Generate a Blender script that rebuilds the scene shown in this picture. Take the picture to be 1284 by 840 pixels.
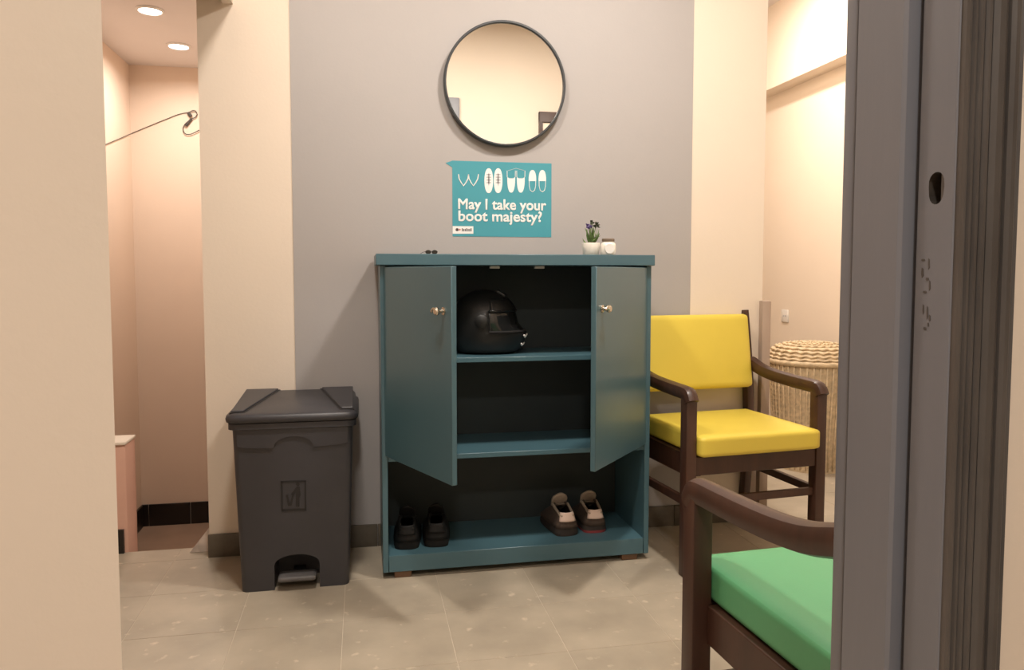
import bpy, bmesh, math, random
from mathutils import Vector, Matrix
random.seed(7)
scene = bpy.context.scene
for o in list(bpy.data.objects): bpy.data.objects.remove(o)
C = scene.collection

# ---------------------------------------------------------------- camera, world, exposure
F, CX, CY, CAMH = 950., 642., 400., 1.07
TH, PITCH = math.radians(11.2), math.atan(57/950)
cd = bpy.data.cameras.new('camera'); cam = bpy.data.objects.new('camera', cd); C.objects.link(cam)
cd.sensor_width = 36; cd.lens = F/1284*36; cd.clip_start = .02
cd.shift_y = -(420-CY)/1284
cam.location = (0, 0, CAMH); cam.rotation_euler = (math.pi/2-PITCH, 0, -TH)
scene.camera = cam
w = bpy.data.worlds.new('world'); scene.world = w; w.use_nodes = True
w.node_tree.nodes['Background'].inputs[0].default_value = (1, .9, .78, 1)
w.node_tree.nodes['Background'].inputs[1].default_value = .02
vs = scene.view_settings
vs.view_transform = 'Standard'; vs.look = 'None'; vs.gamma = 1; vs.use_curve_mapping = False
vs.exposure = 0.0
# power (W) and colour of the lamps; the lamps themselves are built further down
P_MAIN, P_SIDE, P_STAIR, P_RECESS, P_OUTER = 39, 25, 8, 33, 36
WARM = (1, .915, .825)
HALL = (1, .945, .875)

# pixel -> point on a plane
_fw = Vector((math.sin(TH)*math.cos(PITCH), math.cos(TH)*math.cos(PITCH), -math.sin(PITCH)))
_rt = Vector((math.cos(TH), -math.sin(TH), 0)); _up = _rt.cross(_fw)
def at(x, y, X=None, Y=None, Z=None):
    d = _fw+_rt*((x-CX)/F)-_up*((y-CY)/F); c = Vector((0, 0, CAMH))
    t = X/d.x if X is not None else Y/d.y if Y is not None else (Z-CAMH)/d.z
    return c+d*t

# ---------------------------------------------------------------- materials
def lin(c): return tuple((v/12.92 if v <= .04045 else ((v+.055)/1.055)**2.4) for v in c)
def rgb(r, g, b): return lin((r/255, g/255, b/255))
def mat(name, col, rough=.6, var=.06, scale=6, bump=0, bscale=60, metal=0, coat=0, per_obj=0, spec=.5, stretch=None, world=False, specks=0):
    m = bpy.data.materials.new(name); m.use_nodes = True
    nt = m.node_tree; N = nt.nodes; L = nt.links; b = N['Principled BSDF']
    b.inputs['Roughness'].default_value = rough; b.inputs['Metallic'].default_value = metal
    b.inputs['Coat Weight'].default_value = coat; b.inputs['Coat Roughness'].default_value = .15
    b.inputs['Specular IOR Level'].default_value = spec
    tc = N.new('ShaderNodeTexCoord'); src = tc.outputs['Object']
    if world: src = N.new('ShaderNodeNewGeometry').outputs['Position']
    if stretch:
        mp = N.new('ShaderNodeMapping'); mp.inputs['Scale'].default_value = stretch
        L.new(src, mp.inputs[0]); src = mp.outputs[0]
    nz = N.new('ShaderNodeTexNoise'); nz.inputs['Scale'].default_value = scale; nz.inputs['Detail'].default_value = 6
    L.new(src, nz.inputs['Vector'])
    mr = N.new('ShaderNodeMapRange'); mr.inputs['From Min'].default_value = .3; mr.inputs['From Max'].default_value = .7
    mr.inputs['To Min'].default_value = 1-var; mr.inputs['To Max'].default_value = 1+var
    L.new(nz.outputs[0], mr.inputs['Value'])
    val = mr.outputs[0]
    if per_obj:
        oi = N.new('ShaderNodeObjectInfo'); m2 = N.new('ShaderNodeMapRange')
        m2.inputs['To Min'].default_value = 1-per_obj; m2.inputs['To Max'].default_value = 1+per_obj
        L.new(oi.outputs['Random'], m2.inputs['Value'])
        mu = N.new('ShaderNodeMath'); mu.operation = 'MULTIPLY'
        L.new(val, mu.inputs[0]); L.new(m2.outputs[0], mu.inputs[1]); val = mu.outputs[0]
    if specks:
        n3 = N.new('ShaderNodeTexNoise'); n3.inputs['Scale'].default_value = 22; n3.inputs['Detail'].default_value = 3
        L.new(src, n3.inputs['Vector']); m3 = N.new('ShaderNodeMapRange')
        m3.inputs['From Min'].default_value = .64; m3.inputs['From Max'].default_value = .76
        m3.inputs['To Min'].default_value = 1; m3.inputs['To Max'].default_value = 1+specks; L.new(n3.outputs[0], m3.inputs['Value'])
        mu3 = N.new('ShaderNodeMath'); mu3.operation = 'MULTIPLY'; L.new(val, mu3.inputs[0]); L.new(m3.outputs[0], mu3.inputs[1]); val = mu3.outputs[0]
    vm = N.new('ShaderNodeVectorMath'); vm.operation = 'SCALE'
    vm.inputs[0].default_value = col; L.new(val, vm.inputs['Scale'])
    L.new(vm.outputs[0], b.inputs['Base Color'])
    if bump:
        n2 = N.new('ShaderNodeTexNoise'); n2.inputs['Scale'].default_value = bscale; n2.inputs['Detail'].default_value = 4
        L.new(src, n2.inputs['Vector'])
        bp = N.new('ShaderNodeBump'); bp.inputs['Strength'].default_value = bump; bp.inputs['Distance'].default_value = .004
        L.new(n2.outputs[0], bp.inputs['Height']); L.new(bp.outputs[0], b.inputs['Normal'])
    return m
def emis(name, col, s):
    m = bpy.data.materials.new(name); m.use_nodes = True; b = m.node_tree.nodes['Principled BSDF']
    b.inputs['Base Color'].default_value = (1, 1, 1, 1)
    b.inputs['Emission Color'].default_value = (*col, 1); b.inputs['Emission Strength'].default_value = s
    return m
M = {}
M['cream'] = mat('cream_plaster', (.76, .655, .545), .75, .015, 2, .08, 90)
M['peach'] = mat('peach_plaster', (.78, .635, .52), .75, .02, 2, .08, 90)
M['grey_wall'] = mat('grey_wall_paint', (.385, .362, .354), .6, .02, 2, .06, 90)
M['ceiling'] = mat('ceiling_paint', (.74, .69, .67), .8, .01)
M['tile'] = mat('stone_floor_tile', (.38, .325, .25), .42, .17, 4.5, .1, 25, per_obj=.02, world=True, specks=.5)
M['grout'] = mat('pale_grout', (.56, .49, .39), .8, .1, 20)
M['lowfloor'] = mat('brown_landing_stone', (.30, .20, .14), .5, .1, 5)
M['skirt'] = mat('dark_stone_skirting', (.105, .088, .066), .4, .25, 14)
M['black_tile'] = mat('black_glazed_tile', (.012, .009, .008), .3, .2, 10)
M['pink'] = mat('pink_painted_parapet', (.62, .36, .27), .6, .05, 8)
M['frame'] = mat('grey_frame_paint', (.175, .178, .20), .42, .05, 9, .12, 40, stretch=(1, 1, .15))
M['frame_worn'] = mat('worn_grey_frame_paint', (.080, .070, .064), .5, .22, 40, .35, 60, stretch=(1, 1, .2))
M['dark_hole'] = mat('raw_wood_hole', (.03, .022, .015), .9, .3, 60)
M['teal'] = mat('teal_laminate', (.058, .124, .152), .36, .03, 5, .02, 120, coat=.15)
M['brown_wood'] = mat('dark_brown_wood', (.050, .0195, .011), .45, .22, 30, .05, 60, stretch=(1, 1, .12), coat=.1)
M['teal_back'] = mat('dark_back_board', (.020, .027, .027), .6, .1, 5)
M['foot_wood'] = mat('foot_wood', (.14, .075, .04), .6, .2, 30)
M['yellow'] = mat('yellow_vinyl', (.68, .53, .07), .5, .03, 6, .05, 200)
M['green'] = mat('green_vinyl', (.095, .335, .155), .5, .04, 6, .05, 200)
M['bin'] = mat('charcoal_plastic', (.038, .037, .043), .4, .06, 8, .05, 180)
M['bin_dark'] = mat('charcoal_plastic_mark', (.012, .011, .012), .5, .05)
M['pedal'] = mat('grey_pedal_plastic', (.11, .105, .105), .5, .1, 30)
M['chrome'] = mat('satin_metal', (.62, .56, .47), .25, .03, metal=1)
M['mirror_frame'] = mat('dark_mirror_frame', (.04, .045, .05), .35, .05)
mm = bpy.data.materials.new('mirror_glass'); mm.use_nodes = True
b = mm.node_tree.nodes['Principled BSDF']; b.inputs['Base Color'].default_value = (.93, .93, .91, 1)
b.inputs['Metallic'].default_value = 1; b.inputs['Roughness'].default_value = .01; M['mirror'] = mm
M['poster'] = mat('teal_poster_print', rgb(66, 148, 162), .5, .02)
M['print_white'] = mat('white_print', (.83, .80, .78), .6, .01)
M['print_dark'] = mat('dark_print', (.05, .03, .03), .6, .01)
M['print_red'] = mat('red_print', (.55, .12, .09), .6, .01)
M['print_grey'] = mat('grey_print', (.50, .50, .52), .6, .01)
M['black'] = mat('black_gloss_shell', (.007, .0065, .006), .5, .05, coat=.05)
M['black_matte'] = mat('black_liner', (.006, .005, .005), .9, .05)
M['visor'] = mat('smoked_visor', (.012, .012, .012), .12, .02)
M['white'] = mat('white_plastic', (.75, .72, .68), .5, .02)
M['white_gloss'] = mat('white_ceramic', (.74, .69, .62), .3, .02)
M['leaf'] = mat('green_leaf', (.10, .17, .045), .6, .3, 60, per_obj=.4)
M['leaf_dark'] = mat('dark_leaf', (.035, .045, .018), .6, .3, 60)
M['purple'] = mat('purple_petals', (.10, .065, .20), .6, .2, 60)
M['soil'] = mat('soil', (.05, .035, .02), .9, .2, 60)
M['lid_brown'] = mat('brown_metal_lid', (.19, .14, .10), .45, .05)
g = mat('pale_glass_jar', (.80, .74, .66), .15, .02); M['jar'] = g
M['sneaker'] = mat('brown_mesh_fabric', (.060, .040, .029), .85, .15, 80, .3, 300)
M['sneaker_trim'] = mat('grey_sneaker_lining', (.34, .27, .21), .8, .1, 80)
M['sneaker_dark'] = mat('dark_sneaker_lining', (.012, .009, .008), .9, .1)
M['sole'] = mat('dark_rubber_sole', (.03, .022, .018), .7, .1)
M['sole_red'] = mat('dull_red_sole', (.22, .035, .04), .7, .1)
M['heel_tab'] = mat('pinkish_white_heel_tab', (.66, .50, .42), .6, .05)
M['shoe_black'] = mat('black_leather', (.006, .0055, .005), .65, .1, 30, spec=.3)
M['wicker'] = mat('pale_wicker', (.62, .49, .32), .65, .2, 40, .1, 120)
M['board'] = mat('taupe_wood', (.36, .27, .21), .65, .1, 14, .1, 50, stretch=(1, 1, .2))
M['cable'] = mat('grey_cable', (.06, .05, .045), .6, .05)
M['pale_stone'] = mat('pale_veined_marble', (.62, .55, .50), .4, .25, 25)
M['door_pale'] = mat('pale_door_paint', (.70, .58, .46), .5, .03)
M['lamp'] = emis('lamp_glow', (1, .93, .84), 14)
M['lamp_rim'] = mat('white_lamp_rim', (.8, .78, .75), .4, .01)

R_ = math.radians
# ---------------------------------------------------------------- helpers
def link(name, me, m, parent=None, smooth=False):
    if m is not None: me.materials.append(M[m])
    if smooth:
        for p in me.polygons: p.use_smooth = True
    o = bpy.data.objects.new(name, me); C.objects.link(o)
    if parent: o.parent = parent
    return o
def fin(name, bm, m, parent=None, smooth=False, auto=None):
    bmesh.ops.recalc_face_normals(bm, faces=bm.faces)
    me = bpy.data.meshes.new(name); bm.to_mesh(me); bm.free()
    o = link(name, me, m, parent, smooth or auto is not None)
    if auto is not None: me.set_sharp_from_angle(angle=math.radians(auto))
    return o
def NB(): return bmesh.new()
def bx(bm, x0, x1, y0, y1, z0, z1, bev=0, seg=2, mtx=None):
    t = bmesh.new()
    r = bmesh.ops.create_cube(t, size=1)
    for v in r['verts']:
        v.co = Vector(((x0+x1)/2+v.co.x*(x1-x0), (y0+y1)/2+v.co.y*(y1-y0), (z0+z1)/2+v.co.z*(z1-z0)))
    if bev: bmesh.ops.bevel(t, geom=list(t.edges), offset=bev, segments=seg, affect='EDGES', profile=.5)
    merge(bm, t, mtx); return bm
def merge(bm, t, mtx=None):
    if mtx: bmesh.ops.transform(t, matrix=mtx, verts=t.verts)
    me = bpy.data.meshes.new('tmp'); t.to_mesh(me); t.free(); bm.from_mesh(me); bpy.data.meshes.remove(me)
def box(name, m, x0, x1, y0, y1, z0, z1, parent=None, bev=0, seg=2):
    return fin(name, bx(NB(), x0, x1, y0, y1, z0, z1, bev, seg), m, parent, auto=40 if bev else None)
def prism(bm, pts, axis, a0, a1):
    """polygon pts extruded along axis; pts are the two other coordinates in x,y,z order"""
    def mk(p, a):
        return {'x': (a, p[0], p[1]), 'y': (p[0], a, p[1]), 'z': (p[0], p[1], a)}[axis]
    A = [bm.verts.new(mk(p, a0)) for p in pts]; B = [bm.verts.new(mk(p, a1)) for p in pts]
    bm.faces.new(A); bm.faces.new(B[::-1]); n = len(pts)
    for i in range(n): bm.faces.new((A[i], A[(i+1) % n], B[(i+1) % n], B[i]))
    return bm
def lathe(bm, prof, n=32, cx=0, cy=0, cz=0, cap=True):
    rings = []
    for r, z in prof:
        rings.append([bm.verts.new((cx+r*math.cos(2*math.pi*i/n), cy+r*math.sin(2*math.pi*i/n), cz+z)) for i in range(n)])
    for a, b_ in zip(rings, rings[1:]):
        for i in range(n): bm.faces.new((a[i], a[(i+1) % n], b_[(i+1) % n], b_[i]))
    if cap and prof[0][0] > 1e-6: bm.faces.new(rings[0][::-1])
    if cap and prof[-1][0] > 1e-6: bm.faces.new(rings[-1])
    bmesh.ops.remove_doubles(bm, verts=bm.verts, dist=1e-6)
    return bm
def tube(bm, pts, r, n=8, closed=False, rad=None):
    pts = [Vector(p) for p in pts]; k = len(pts); rings = []
    ref = None
    for i, p in enumerate(pts):
        a = pts[(i-1) % k] if (closed or i > 0) else p
        b_ = pts[(i+1) % k] if (closed or i < k-1) else p
        t = (b_-a).normalized()
        if ref is None:
            ref = Vector((0, 0, 1)) if abs(t.z) < .9 else Vector((1, 0, 0))
        u = (ref-t*ref.dot(t)).normalized(); ref = u; v = t.cross(u)
        rr = rad[i] if rad else r
        rings.append([bm.verts.new(p+(u*math.cos(2*math.pi*j/n)+v*math.sin(2*math.pi*j/n))*rr) for j in range(n)])
    m_ = k if closed else k-1
    for i in range(m_):
        a, b_ = rings[i], rings[(i+1) % k]
        for j in range(n): bm.faces.new((a[j], a[(j+1) % n], b_[(j+1) % n], b_[j]))
    if not closed: bm.faces.new(rings[0][::-1]); bm.faces.new(rings[-1])
    return bm
def sweep(bm, pts, wd, th, side=Vector((1, 0, 0)), cr=.25):
    """rounded-rectangle bar along a path; wd along side, th across"""
    pts = [Vector(p) for p in pts]; k = len(pts); rings = []
    c = min(wd, th)*cr
    sec = []
    for sx, sy, a0 in ((1, 1, 0), (-1, 1, 90), (-1, -1, 180), (1, -1, 270)):
        for q in (0, 45, 90):
            an = math.radians(a0+q); sec.append((sx*(wd/2-c)+c*math.cos(an), sy*(th/2-c)+c*math.sin(an)))
    for i, p in enumerate(pts):
        t = (pts[min(i+1, k-1)]-pts[max(i-1, 0)]).normalized()
        u = (side-t*side.dot(t)).normalized(); v = t.cross(u)
        rings.append([bm.verts.new(p+u*a+v*b_) for a, b_ in sec])
    n = len(sec)
    for a, b_ in zip(rings, rings[1:]):
        for j in range(n): bm.faces.new((a[j], a[(j+1) % n], b_[(j+1) % n], b_[j]))
    bm.faces.new(rings[0][::-1]); bm.faces.new(rings[-1])
    return bm
def pillow(bm, c, half, r, cuts=10, dome=(0, 0, 0), mtx=None):
    t = bmesh.new(); bmesh.ops.create_cube(t, size=2)
    bmesh.ops.subdivide_edges(t, edges=list(t.edges), cuts=cuts, use_grid_fill=True)
    h = Vector(half)
    for v in t.verts:
        # crowd the grid lines into the rounded margin
        p = Vector([math.copysign(abs(a)**.6, a) if abs(a) < 1 else a for a in v.co]); p0 = p.copy()
        p = Vector((p.x*h.x, p.y*h.y, p.z*h.z))
        q = Vector([max(-(h[i]-r), min(h[i]-r, p[i])) for i in range(3)])
        d = p-q
        if d.length > 1e-9: p = q+d.normalized()*r
        for i in range(3):
            if dome[i]:
                j, k = [(1, 2), (0, 2), (0, 1)][i]
                p[i] += math.copysign(dome[i]*max(0, 1-p0[j]**2)*max(0, 1-p0[k]**2), p0[i])*min(1, abs(p0[i]))
        v.co = p+Vector(c)
    merge(bm, t, mtx); return bm
def tag(o, label, cat, group=None, kind=None):
    o['label'] = label; o['category'] = cat
    if group: o['group'] = group
    if kind: o['kind'] = kind
    return o
def thing(name, label, cat, loc=(0, 0, 0), rz=0, group=None):
    o = bpy.data.objects.new(name, None); C.objects.link(o); o.empty_display_size = .1
    o.location = loc; o.rotation_euler = (0, 0, rz)
    return tag(o, label, cat, group)
def struct(o, label, cat):
    return tag(o, label, cat, kind='structure')
def smooth_path(pts, n=6):
    pts = [Vector(p) for p in pts]; out = []
    for i in range(len(pts)-1):
        p0 = pts[max(i-1, 0)]; p1 = pts[i]; p2 = pts[i+1]; p3 = pts[min(i+2, len(pts)-1)]
        for j in range(n):
            t = j/n
            out.append(.5*((2*p1)+(p2-p0)*t+(2*p0-5*p1+4*p2-p3)*t*t+(3*p1-p0-3*p2+p3)*t**3))
    out.append(pts[-1]); return out

# ---------------------------------------------------------------- the setting
YB, XL, XR = 2.98, -1.497, 2.71          # back wall face, outer side walls
YI, YO = .69, .572                       # doorway wall, room side and camera side
CZ, SZ, SY, SF = 2.78, 2.45, 5.5, -.66   # ceilings, stairwell far wall, landing level
WX0, WX1, WT = -.577, 1.685, .11         # back wall ends and thickness
YR, YH = 5.2, -2.2

# floor with its tiles
fl = struct(fin('floor', bx(bx(NB(), XL, XR, YH, YB+WT, -.12, -.0012), WX1-.1, XR, YB+WT, YR, -.12, -.0012), 'grout'),
            'tan stone tiled floor with faint pale joints', 'floor')
TP = .315; x0g, y0g = .247, 2.335; cache = {}
regions = [(XL, XR, YI-.14, YB+WT), (WX1, XR, YB+WT, YR)]
for (ra, rb, rc, rd) in regions:
    i0, i1 = math.floor((ra-x0g)/TP), math.ceil((rb-x0g)/TP)
    j0, j1 = math.floor((rc-y0g)/TP), math.ceil((rd-y0g)/TP)
    for i in range(i0, i1):
        for j in range(j0, j1):
            a, b_ = max(ra, x0g+i*TP+.0009), min(rb, x0g+(i+1)*TP-.0009)
            c, d = max(rc, y0g+j*TP+.0009), min(rd, y0g+(j+1)*TP-.0009)
            if b_-a < .01 or d-c < .01: continue
            key = (round(b_-a, 4), round(d-c, 4))
            if key not in cache:
                bm = bx(NB(), 0, key[0], 0, key[1], -.012, 0, .0004, 1)
                bmesh.ops.recalc_face_normals(bm, faces=bm.faces)
                me = bpy.data.meshes.new('tile'); bm.to_mesh(me); bm.free(); me.materials.append(M['tile']); cache[key] = me
            t = bpy.data.objects.new('tile', cache[key]); C.objects.link(t); t.parent = fl
            t.location = (a, c, -.0001)

# back wall with the grey painted field
wb = struct(box('wall_back', 'cream', WX0, WX1, YB, YB+WT, 0, CZ), 'cream plaster wall with a wide grey painted field behind cabinet', 'wall')
box('painted_field', 'grey_wall', at(366, 200, Y=YB).x, at(867.5, 200, Y=YB).x, YB-.003, YB+.01, .0, CZ, wb)
bb = thing('baseboard_back', 'low dark stone skirting along the grey and cream wall', 'baseboard'); bb['kind'] = 'structure'
xs = [WX0-.004, -.26, .05, .36, .67, .98, 1.29, 1.60, WX1+.004]
for a, b_ in zip(xs, xs[1:]):
    box('skirting_tile', 'skirt', a+.0008, b_-.0008, YB-.014, YB-.0031, 0, .088, bb, .002)
# stairwell at the left
struct(box('wall_left', 'peach', XL-.1, XL, YH, SY, SF, CZ), 'long peach plaster wall running past the stairwell', 'wall')
struct(box('wall_stair', 'peach', XL-.1, WX0+.05, SY, SY+.1, SF-.05, CZ), 'peach plaster wall at the far end of the stairwell', 'wall')
struct(box('wall_stair_right', 'peach', WX0, WX0+.1, YB+WT, SY, SF, CZ), 'peach wall along the right of the stairwell', 'wall')
bm = NB()
for k in range(4):
    bx(bm, XL, WX0, YB+WT+.28*k, YB+WT+.28*(k+1), SF-.05, -.165*(k+1)) if k < 3 else None
struct(fin('stair_steps', bm, 'lowfloor'), 'brown stone steps going down into the stairwell', 'stairs')
struct(box('floor_landing', 'lowfloor', XL, WX0, YB+WT, SY, SF-.1, SF), 'lower brown stone landing at the foot of the steps', 'floor')
struct(box('ceiling_stair', 'ceiling', XL, WX0, YB+WT, SY, SZ, SZ+.06), 'low pale ceiling over the stairwell with two recessed lights', 'ceiling')
struct(box('wall_stair_header', 'cream', XL, WX0, YB+WT-.08, YB+WT, SZ, CZ), 'cream wall strip above the stairwell opening', 'wall')
bs = thing('baseboard_stair', 'tall black tile skirting at the foot of the stairwell wall', 'baseboard'); bs['kind'] = 'structure'
jx = [XL, at(187, 645, Y=SY).x, at(239.5, 645, Y=SY).x]; st = jx[2]-jx[1]
jx += [jx[2]+st, jx[2]+2*st, WX0]
for a, b_ in zip(jx, jx[1:]):
    if b_-a > .02: box('skirting_tile', 'black_tile', a+.002, b_-.002, SY-.012, SY, SF, SF+.15, bs, .001, 1)
for a, b_ in ((YB+WT+.3, 4.2), (4.2, 4.6), (4.6, 5.0), (5.0, SY-.014)):
    box('skirting_tile', 'black_tile', XL, XL+.012, a+.002, b_-.002, SF, SF+.15, bs, .001, 1)
# parapet at the head of the stairs
pw = struct(box('parapet', 'pink', XL, -.893, 3.088, 3.215, SF, .418, None, .004), 'low pinkish parapet wall guarding the stairwell', 'parapet')
box('parapet_cap', 'cream', XL, -.890, 3.082, 3.22, .418, .430, pw, .003)
box('parapet_skirting', 'black_tile', XL, -.905, 3.076, 3.089, 0, .092, pw)
# beam over the passage
struct(box('trim_1', 'cream', at(279, 4, Y=YB).x, at(292, 4, Y=YB).x, YI, YB, at(286, 5, Y=YB).z, CZ), 'slim cream beam running out from the wall over the passage', 'beam')
# right recess
struct(box('wall_right', 'cream', XR, XR+.1, YH, YR, 0, CZ), 'cream plaster wall behind the wicker basket', 'wall')
struct(box('wall_recess_left', 'cream', WX1-.1, WX1, YB+WT, YR, 0, CZ), 'cream wall along the left of the recess', 'wall')
struct(box('wall_recess_back', 'cream', WX1-.1, XR+.1, YR, YR+.1, 0, CZ), 'cream wall at the end of the recess', 'wall')
struct(box('trim_2', 'cream', XR-.12, XR, YB+WT, YR, 2.256, CZ), 'cream beam projecting along the top of the recess wall', 'beam')
struct(box('baseboard_right', 'black_tile', XR-.012, XR, YI, YR, 0, .07), 'black tile skirting along the wall behind the basket', 'baseboard')
# ceiling
struct(fin('ceiling', bx(bx(NB(), XL, XR, YH, YB+WT, CZ, CZ+.08), WX1-.1, XR, YB+WT, YR, CZ, CZ+.08), 'ceiling'), 'plain pale painted ceiling', 'ceiling')
# doorway wall: rounded plaster pier at the left, lintel, right part
pcx = at(140, 420, Y=YO).x; pin = at(140, 420, Y=YI).x-.012
pts = [(XL, YO), (pcx, YO), (pin, YI), (XL, YI)]
o = struct(fin('wall_front_left', prism(NB(), pts, 'z', 0, CZ), 'cream', auto=35), 'cream plaster wall end beside the open doorway', 'wall')
DX = .496    # rebate face of the jamb
struct(box('wall_front_top', 'cream', pin, DX+.03, YO, YI, 2.14, CZ), 'cream wall above the doorway', 'wall')
struct(box('wall_front_right', 'cream', DX+.03, XR, YO, YI, 0, CZ), 'cream wall to the right of the grey door frame', 'wall')
struct(box('wall_hall', 'cream', XL, XR, YH-.1, YH, 0, CZ), 'cream wall of the hall facing the doorway', 'wall')

# door frame of the doorway
d1 = thing('door_1', 'worn grey painted door frame with fluted casing and strike hole', 'door frame'); d1['kind'] = 'structure'
SX = .485
ys = at(1124, 420, X=SX).y; yn = at(1190, 420, X=DX).y; yf = at(1063, 420, X=SX).y
HZ = 2.17
prism_pts = [(SX, ys), (SX+.002, ys-.001), (DX-.002, ys-.001), (DX+.04, ys), (DX+.04, yf), (SX+.004, yf), (SX, yf-.004)]
fin('door_stop', prism(NB(), [(SX, ys+.003), (SX+.003, ys), (DX+.04, ys), (DX+.04, yf), (SX+.004, yf), (SX, yf-.004)], 'z', 0, HZ), 'frame', d1)
fin('groove', bx(NB(), DX+.012, DX+.04, ys-.0075, ys-.0005, 0, HZ), 'frame', d1)
rb = fin('rebate', bx(NB(), DX, DX+.04, yn, ys-.008, 0, HZ, .0015, 2), 'frame', d1)
# the strike hole is cut out of the rebate
hc = at(1174, 235, X=DX)
hb = NB()
hp = [(hc.y+.0095*math.cos(a)*(1 if math.sin(a) > 0 else .95), hc.z+.0135*(1 if math.sin(a) > 0 else 1.1)*math.copysign(abs(math.sin(a))**.7, math.sin(a))) for a in [2*math.pi*i/18 for i in range(18)]]
prism(hb, hp, 'x', DX-.01, DX+.022); bmesh.ops.recalc_face_normals(hb, faces=hb.faces)
hme = bpy.data.meshes.new('cut'); hb.to_mesh(hme); hb.free(); hme.materials.append(M['dark_hole'])
ho = bpy.data.objects.new('cut', hme); C.objects.link(ho)
md = rb.modifiers.new('b', 'BOOLEAN'); md.object = ho; md.operation = 'DIFFERENCE'; md.solver = 'EXACT'
try: md.material_mode = 'TRANSFER'
except Exception: pass
bpy.context.view_layer.update()
nm = bpy.data.meshes.new_from_object(rb.evaluated_get(bpy.context.evaluated_depsgraph_get()))
rb.modifiers.clear(); rb.data = nm; bpy.data.objects.remove(ho)
# worn flecks of paint below the hole
bm = NB(); rnd = random.Random(3)
for (px_, py_, w_, h_) in [(1158, 326, 5, 2), (1165, 331, 2, 10), (1157, 342, 3, 9), (1163, 350, 4, 3), (1166, 358, 2, 9), (1160, 366, 5, 2),
                           (1158, 388, 2, 9), (1163, 392, 2, 12), (1166, 399, 2, 6), (1160, 412, 4, 3), (1164, 407, 2, 4)]:
    p = at(px_, py_, X=DX); s = .0010
    a_, b2 = w_*s*.5, h_*s*.5
    pp = [(p.y-a_, p.z-b2*.6), (p.y+a_*.3, p.z-b2), (p.y+a_, p.z-b2*.2), (p.y+a_*.7, p.z+b2), (p.y-a_*.6, p.z+b2*.8)]
    prism(bm, pp, 'x', DX-.0004, DX+.001)
ch = fin('chipped_mark', bm, 'frame_worn', d1); ch['kind'] = 'stuff'
# fluted casing on the camera side
xa, xb = DX+.0015, at(1270, 420, Y=yn-.004).x
prof = [(xa, yn-.004)]
wds = [.09, .10, .12, .13, .30, .20]; cur = 0
for q, wd in enumerate(wds):
    s0 = xa+(xb-xa)*cur; s1 = xa+(xb-xa)*(cur+wd*.82); s2 = xa+(xb-xa)*(cur+wd)
    prof += [(s0, yn-.006), (s0*.7+s1*.3, yn-.0085), (s0*.3+s1*.7, yn-.0085), (s1, yn-.006), ((s1+s2)/2, yn-.001)]; cur += wd
prof += [(xb, yn-.004), (xb, YO+.01), (xa, YO+.01)]
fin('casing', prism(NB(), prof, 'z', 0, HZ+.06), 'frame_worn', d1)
# head of the frame and the casing on the room side (seen in the mirror)
box('head', 'frame', pcx+.005, DX+.04, yn+.005, YI-.001, HZ-.03, HZ+.01, d1)
box('room_casing', 'frame', SX+.003, .665, YI, YI+.02, 0, 2.262, d1, .004)
box('head_casing', 'frame', pin, .664, YI, YI+.019, 2.16, 2.261, d1, .004)

# second door in the same wall, seen only in the mirror
d2 = thing('door_2', 'pale closed door in a dark frame reflected in the mirror', 'door'); d2['kind'] = 'structure'
box('door_frame', 'brown_wood', 1.22, 1.245, YI, YI+.03, 0, 2.19, d2)
box('door_frame', 'brown_wood', 2.02, 2.045, YI, YI+.03, 0, 2.19, d2)
box('door_head', 'brown_wood', 1.22, 2.045, YI, YI+.032, 2.12, 2.19, d2)
box('door_leaf', 'door_pale', 1.246, 2.019, YI, YI+.02, .005, 2.118, d2, .003)
fin('door_knob', lathe(NB(), [(0, .06), (.02, .055), (.026, .04), (.02, .03), (.012, .022), (.012, 0)], 16), 'chrome', d2).matrix_local = Matrix.Translation((1.95, YI+.02, 1.0)) @ Matrix.Rotation(-math.pi/2, 4, 'X')

# ---------------------------------------------------------------- lamps
def downlight(label, loc, r, power, size, group=None, spread=math.radians(150), col=WARM):
    t = thing('ceiling_downlight', label, 'ceiling light', loc, 0, group)
    fin('rim', lathe(NB(), [(r, 0), (r*1.22, 0), (r*1.25, -.004), (r*1.05, -.012), (r, -.010), (r, 0)], 32, cap=False), 'lamp_rim', t, auto=40)
    fin('diffuser', lathe(NB(), [(0, -.008), (r*.7, -.008), (r, -.006), (r, 0), (0, 0)], 32), 'lamp', t, True)
    l = bpy.data.lights.new('lamp_light', 'AREA'); l.shape = 'DISK'; l.size = size; l.energy = power; l.color = col; l.spread = spread
    lo = bpy.data.objects.new('lamp_light', l); C.objects.link(lo); lo.parent = t; lo.location = (0, 0, -.02)
    return t
downlight('round ceiling light of the room over the yellow armchair side', (1.0, 1.85, CZ), .12, P_MAIN, .22, spread=math.pi)
downlight('round ceiling light of the room nearer the passage to the stairs', (-.08, 1.75, CZ), .12, P_SIDE, .22, spread=math.pi)
for q, (x, y) in enumerate([(188, 12), (224, 57)]):
    p = at(x, y, Z=SZ)
    downlight(['recessed stairwell downlight farther from the end wall', 'recessed stairwell downlight close to the end wall'][q], (p.x, p.y, SZ), .056, P_STAIR, .12, 'stairwell downlights', spread=R_(165))
downlight('round ceiling light of the recess with the basket', (1.98, 3.75, CZ), .1, P_RECESS, .18, spread=math.pi)
downlight('round ceiling light of the hall outside the doorway', (-.1, -.75, CZ), .12, P_OUTER, .22, spread=math.pi, col=HALL)

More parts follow.
